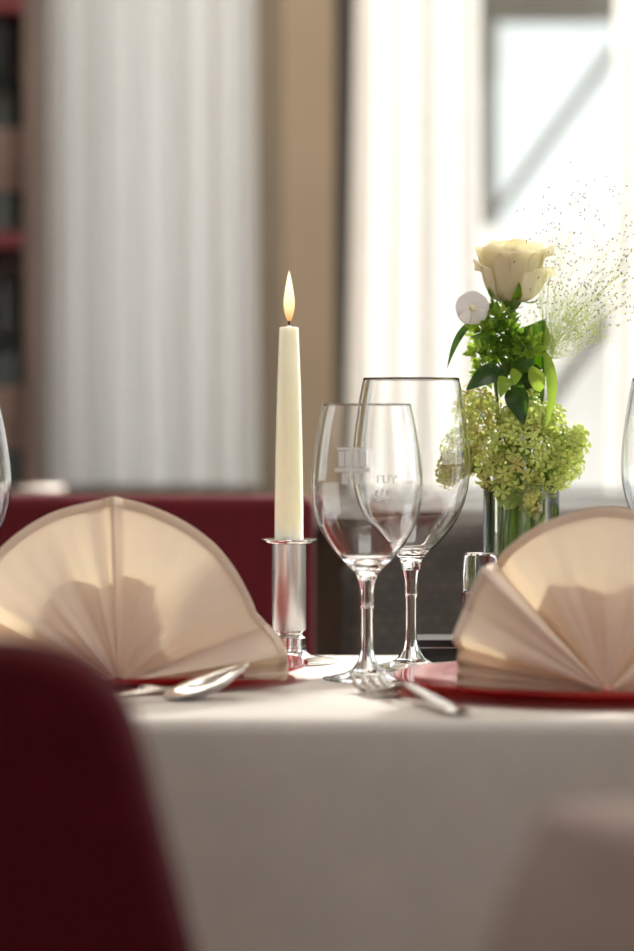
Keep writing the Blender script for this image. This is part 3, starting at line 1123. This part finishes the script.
# --- long leaves standing in the vase
for (xa_, xb_, ww, mat, dd, lab) in ((494, 491, .011, 'green', -.006, 'tall green leaf at the left side inside the vase'),
                                     (512, 516, .010, 'stem', -.014, 'tall pale green leaf at the front inside the vase'),
                                     (527, 531, .012, 'dark_green', .004, 'tall dark green leaf in the middle of the vase')):
    q0 = FP(xa_, 640, dd)
    vl = thing('vase_leaf', lab, 'leaf', q0)
    obj('blade', leaf_bm((0, 0, 0), rel(FP(xb_, 486, dd), vl), ww, bend=(.001, .001, 0), peak=.5), mat, vl)
    obj('midrib', tube(bmesh.new(), [(0, -.0004, 0), tuple(rel(FP((xa_ + xb_) / 2, 560, dd), vl) + Vector((.001, -.0002, 0))), tuple(rel(FP(xb_, 486, dd), vl))], [.0010, .0008, .0004], 6), 'fresh', vl)

# --- lime blossom heads: each floret is a part
def floret_mesh(name, mat, seed):
    rr = random.Random(seed)
    b_ = bmesh.new()
    for k in range(5):
        a = 2 * math.pi * k / 5 + rr.uniform(-.15, .15)

        def fn(u, v, a=a):
            s = (u - .5) * 2
            r = .0050 * v
            aa = a + s * R(30) * (1 - .3 * v)
            return Vector((r * math.cos(aa), r * math.sin(aa), .0016 * math.sin(v * 2.2) - .0006 * s * s * v))
        grid(3, 3, fn, b_)
    bmesh.ops.create_icosphere(b_, subdivisions=1, radius=.0010, matrix=Matrix.Translation((0, 0, .0014)))
    me = bpy.data.meshes.new(name)
    b_.to_mesh(me)
    b_.free()
    me.materials.append(M[mat])
    for p in me.polygons:
        p.use_smooth = True
    return me


FM = [floret_mesh('floret', 'floret', 1), floret_mesh('floret', 'floret', 2), floret_mesh('floret', 'floret_b', 3)]


def blossom(label, lobes, n, foot, seed, kinds, extra=160):
    """lobes: (px, py, rx px, rz px, depth offset, depth radius)"""
    rr = random.Random(seed)
    c0 = FP(lobes[0][0], lobes[0][1], lobes[0][4])
    o = thing('blossom_head', label, 'blossom', c0, 0, 'lime green blossom heads in the vase')
    neck = c0 + Vector((0, 0, -.012))
    stem_part(o, [foot, foot.lerp(neck, .5) + Vector((0, 0, .0)), neck, c0], .0036)
    tw = bmesh.new()
    tot = sum(l[2] * l[3] for l in lobes)
    pts = []
    for l in lobes:
        k = max(3, int(n * l[2] * l[3] / tot))
        c = FP(l[0], l[1], l[4])
        for i in range(k):
            zz = 1 - 2 * (i + .5) / k
            a = i * 2.399963 + rr.uniform(-.3, .3)
            d_ = Vector((math.sqrt(1 - zz * zz) * math.cos(a), math.sqrt(1 - zz * zz) * math.sin(a), zz))
            s = rr.uniform(.72, 1.05)
            p = c + Vector((d_.x * l[2] / ppv, d_.y * l[5], d_.z * l[3] / ppv)) * s
            pts.append((p, d_, c))
    for p, d_, c in pts[:100]:
        f = bpy.data.objects.new('floret', rr.choice([FM[i] for i in kinds]))
        link(f, o)
        f.location = rel(p, o)
        f.rotation_mode = 'QUATERNION'
        dd = (d_ + Vector((rr.uniform(-.4, .4), rr.uniform(-.6, .1), rr.uniform(-.2, .5)))).normalized()
        f.rotation_quaternion = dd.to_track_quat('Z', 'Y')
        s = rr.uniform(1.05, 1.6)
        f.scale = (s, s, s)
        tube(tw, [rel(c.lerp(p, .1), o), rel(c.lerp(p, .6) + Vector((0, 0, -.001)), o), rel(p, o)], .0005, 4)
    fb = bmesh.new()
    for i in range(extra):          # countless small florets filling the head
        l = rr.choice(lobes)
        d_ = Vector((rr.gauss(0, 1), rr.gauss(0, 1), rr.gauss(0, 1))).normalized()
        c = FP(l[0], l[1], l[4])
        p = c + Vector((d_.x * l[2] / ppv, d_.y * l[5], d_.z * l[3] / ppv)) * rr.uniform(.45, .98)
        qd = (d_ + Vector((rr.uniform(-.6, .6), rr.uniform(-.8, .2), rr.uniform(-.3, .6)))).normalized().to_track_quat('Z', 'Y')
        sc = rr.uniform(.7, 1.25)
        vs = len(fb.verts)
        fb.from_mesh(FM[kinds[i % len(kinds)]])
        fb.verts.ensure_lookup_table()
        mt = Matrix.Translation(rel(p, o)) @ qd.to_matrix().to_4x4() @ Matrix.Scale(sc, 4)
        bmesh.ops.transform(fb, matrix=mt, verts=fb.verts[vs:])
    tag(obj('small_florets', fb, 'floret_b' if kinds[0] == 2 else 'floret', o), kind='stuff')
    obj('twigs', tw, 'fresh', o)
    return o


blossom('lime green blossom head at the left, seen partly through the larger wine glass', [(462, 452, 20, 26, 0, .018), (480, 412, 22, 28, .0, .018), (492, 460, 22, 30, -.005, .018), (450, 470, 12, 18, 0, .01)], 98, foot_pt(3.3, .0275), 21, (2, 2, 0))
blossom('lime green blossom head in the middle, directly above the vase rim', [(518, 452, 30, 38, -.02, .020), (524, 415, 24, 20, -.012, .016), (512, 492, 20, 16, -.016, .014), (530, 500, 10, 14, -.026, .008)], 99, foot_pt(4.6, .02), 22, (0, 1, 2))
blossom('lime green blossom head at the right, against the white window', [(560, 455, 24, 30, 0, .020), (548, 422, 16, 22, 0, .016), (546, 478, 20, 20, -.012, .016), (577, 440, 9, 16, 0, .012)], 98, foot_pt(.0, .02), 23, (0, 1, 1))

# --- extra foliage in the vase
dl = FP(552, 492, .0)
do = thing('leaf_blade', 'dark green leaf inside the vase at its right side', 'leaf', dl)
obj('blade', leaf_bm(rel(FP(540, 540, .005), do), (0, 0, 0), .016, bend=(.003, 0, 0)), 'dark_green', do)
obj('fold', leaf_bm(rel(FP(538, 530, -.004), do), rel(FP(556, 505, -.008), do), .010, bend=(.002, 0, 0)), 'fresh', do)
stem_part(do, [foot_pt(.2, .02), FP(536, 580, .004), FP(540, 540, .005)], .0016)

# --- grass plume
gb = FP(548, 356)
go = thing('grass_plume', 'airy seed grass plume fanning out right of the cream rose', 'grass')
go.location = gb
stem_part(go, [foot_pt(.6, .014), FP(535, 480, .01), FP(541, 400, .005), gb], .0011)
aw = bmesh.new()
sd = bmesh.new()
rg = random.Random(5)
seeds = []
for i in range(85):
    ang = R(rg.choice([rg.uniform(18, 60), rg.uniform(30, 112), rg.uniform(45, 100)]))
    ln = rg.uniform(70, 185) * (1 - .35 * max(0, math.sin((ang - R(70)))) if ang > R(70) else 1)
    if ang < R(38):
        ln = min(ln, 125)
    ex, ey = 548 + ln * math.cos(ang), 352 - ln * math.sin(ang)
    dd = rg.uniform(-.04, .04)
    bx_ = 548 + rg.uniform(-6, 6)
    p0 = FP(bx_, 356 - rg.uniform(0, 16), 0)
    bend_ = rg.uniform(-.10, .40)
    p1 = FP(548 + ln * .45 * math.cos(ang + bend_), 352 - ln * .45 * math.sin(ang + bend_), dd * .4)
    p2 = FP(ex, ey, dd)
    pts = [rel(p, go) for p in (Vector(t) for t in spline([tuple(p0), tuple(p1), tuple(p2)], 5))]
    nn = len(pts)
    tube(aw, pts, [.00015 * (1 - .7 * k / (nn - 1)) + .00002 for k in range(nn)], 4)
    seeds.append(pts[-1])
    for _ in range(5):      # side hairs with a seed at the tip
        k = rg.randint(4, nn - 2)
        t = (pts[k] - pts[k - 1]).normalized()
        d_ = (t + Vector((rg.uniform(-.6, .6), rg.uniform(-.6, .6), rg.uniform(-.5, .5)))).normalized() * rg.uniform(.008, .028)
        tube(aw, [pts[k], pts[k] + d_ * .5 + Vector((0, 0, .001)), pts[k] + d_], [.00010, .00008, .00005], 4)
        seeds.append(pts[k] + d_)
for i in range(300):        # fluffy heart of the plume: short curling hairs along the lower stalks
    t = rg.random() ** .8
    ang = R(rg.uniform(24, 78))
    ln0 = t * 62
    sx_, sy_ = 547 + ln0 * math.cos(ang), 362 - ln0 * math.sin(ang)
    an2 = ang + R(rg.uniform(-75, 75))
    l2 = rg.uniform(8, 26)
    dd0 = rg.uniform(-.016, .016)
    a_ = FP(sx_, sy_, dd0 * t)
    m_ = FP(sx_ + .5 * l2 * math.cos(an2), sy_ - .5 * l2 * math.sin(an2), dd0)
    e_ = FP(sx_ + l2 * math.cos(an2 + .7), sy_ - l2 * math.sin(an2 + .7), dd0)
    tube(aw, [rel(q, go) for q in (a_, m_, e_)], [.00020, .00016, .00008], 4)
for s_ in seeds:
    d_ = Vector((rg.uniform(-.5, 1), rg.uniform(-.3, .3), rg.uniform(-.2, 1))).normalized() * rg.uniform(.0008, .0013)
    tube(sd, [s_ - d_, s_ - d_ * .4, s_ + d_ * .4, s_ + d_], [.0001, .00042, .00042, .0001], 5)
tag(obj('awns', aw, 'awn', go), kind='stuff')
tag(obj('seeds', sd, 'seed', go), kind='stuff')

# ------------------------------------------------------------------ burgundy chair in the left foreground
yc = 1.40
rcx = P(152, 700, yc).x
wch = .43
fc = thing('dining_chair', 'burgundy upholstered chair back in the near left foreground', 'chair', (P(-160, 700, yc).x, yc, 0))
zt_c = P(0, 640, yc).z


def chair_back():
    bm_ = bmesh.new()
    half = [(2, 639), (30, 642), (58, 648), (82, 657), (103, 671), (121, 693), (135, 725), (146, 765), (158, 815), (174, 880), (191, 951), (212, 1040)]
    o_ = []
    for px, py in reversed(spline(half, 4)):
        p = P(px, py, yc)
        o_.append((p.x - fc.location.x, p.z))
    o_ = [(o_[0][0] + .01, .46)] + o_
    o_ = o_ + [(-x, z) for x, z in reversed(o_)]
    ty = lambda z: .03 * (1 - (z - .46) / .4)
    fr = [bm_.verts.new((x, -.035 + ty(z), z)) for x, z in o_]
    bk = [bm_.verts.new((x, .035 + ty(z), z)) for x, z in o_]
    n = len(o_)
    for k in range(n):
        bm_.faces.new((fr[k], fr[(k + 1) % n], bk[(k + 1) % n], bk[k]))
    bm_.faces.new(fr)
    bm_.faces.new(list(reversed(bk)))
    bmesh.ops.recalc_face_normals(bm_, faces=bm_.faces)
    return bm_


obj('backrest', chair_back(), 'red_chair', fc, smooth=False, bevel=.014)
obj('seat', boxes((-wch / 2 - .01, wch / 2 + .01, -.0, .42, .38, .47)), 'red_chair', fc, smooth=False, bevel=.02)
for sx_ in (-1, 1):
    for y in (.02, .38):
        obj('leg', boxes((sx_ * .19 - .02, sx_ * .19 + .02, y - .02, y + .02, 0, .38)), 'wood', fc, smooth=False)

# ------------------------------------------------------------------ second white-clothed table, near right
zt2 = P(0, 803, 1.307).z
an = R(29)
u_ = Vector((math.cos(an), math.sin(an), 0))
v_ = Vector((math.sin(an), -math.cos(an), 0))
cor = Vector((P(528, 0, 1.307).x, 1.307, 0))
hs2 = .33
cen = cor + u_ * hs2 + v_ * hs2
t2 = thing('side_table', 'small square table under the blurred white cloth in the near right corner', 'table', (cen.x, cen.y, 0), an)
obj('tabletop', boxes((-hs2 + .008, hs2 - .008, -hs2 + .008, hs2 - .008, zt2 - .03, zt2 - .0025)), 'wood', t2, smooth=False)
for sx_ in (-1, 1):
    for sy in (-1, 1):
        obj('leg', boxes((sx_ * .26 - .02, sx_ * .26 + .02, sy * .26 - .02, sy * .26 + .02, 0, zt2 - .03)), 'wood', t2, smooth=False)
c2 = draped('tablecloth', cen.x, cen.y, an, hs2, hs2, zt2 + .0005, .40, .012, 'linen_shaded', 14, .014, .065)
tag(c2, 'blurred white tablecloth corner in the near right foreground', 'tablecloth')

# ------------------------------------------------------------------ light
w = bpy.data.worlds.new('sky')
S.world = w
w.use_nodes = True
nt = w.node_tree
bg = nt.nodes['Background']
tc = nt.nodes.new('ShaderNodeTexCoord')
sp = nt.nodes.new('ShaderNodeSeparateXYZ')
rp = nt.nodes.new('ShaderNodeValToRGB')
mpr = nt.nodes.new('ShaderNodeMapRange')
mpr.inputs[1].default_value = -1
nt.links.new(tc.outputs['Generated'], sp.inputs[0])
nt.links.new(sp.outputs[2], mpr.inputs[0])
nt.links.new(mpr.outputs[0], rp.inputs[0])
rp.color_ramp.elements[0].position = .45
rp.color_ramp.elements[0].color = (.80, .80, .78, 1)
rp.color_ramp.elements[1].position = .55
rp.color_ramp.elements[1].color = (.93, .97, 1.0, 1)
nt.links.new(rp.outputs[0], bg.inputs[0])
bg.inputs[1].default_value = 1.0

sl = bpy.data.lights.new('sun', 'SUN')
sl.energy = 8.0
sl.angle = R(6.0)
sl.color = (1.0, .96, .90)
so_ = bpy.data.objects.new('sun', sl)
link(so_)
az, el = R(38), R(36)
sdir = Vector((math.sin(az) * math.cos(el), math.cos(az) * math.cos(el), math.sin(el)))
so_.rotation_euler = sdir.to_track_quat('Z', 'Y').to_euler()
so_.location = sdir * 8

# warm fill light added out of view to brighten the pier and left curtain
al = bpy.data.lights.new('wall_fill', 'AREA')
al.shape = 'RECTANGLE'
al.size, al.size_y = 2.2, .25
al.energy = 15
al.color = (1.0, .90, .76)
ao = bpy.data.objects.new('wall_fill', al)
link(ao)
ao.location = (-.3, 3.2, 3.1)
ao.rotation_euler = (R(38), 0, 0)

bl_ = bpy.data.lights.new('table_fill', 'AREA')  # overhead fill added out of view to lift the table tops
bl_.shape = 'SQUARE'
bl_.size = 1.2
bl_.energy = 6
bl_.color = (1.0, .96, .92)
bo_ = bpy.data.objects.new('table_fill', bl_)
link(bo_)
bo_.location = (.25, 1.75, 3.15)

S.view_settings.view_transform = 'Standard'
S.view_settings.look = 'None'
S.view_settings.gamma = 1
S.view_settings.use_curve_mapping = False
S.view_settings.exposure = 1.52
cy = S.cycles
cy.max_bounces = 16
cy.transmission_bounces = 12
cy.transparent_max_bounces = 16
cy.glossy_bounces = 6
cy.diffuse_bounces = 4
cy.sample_clamp_indirect = 6
cy.blur_glossy = .3
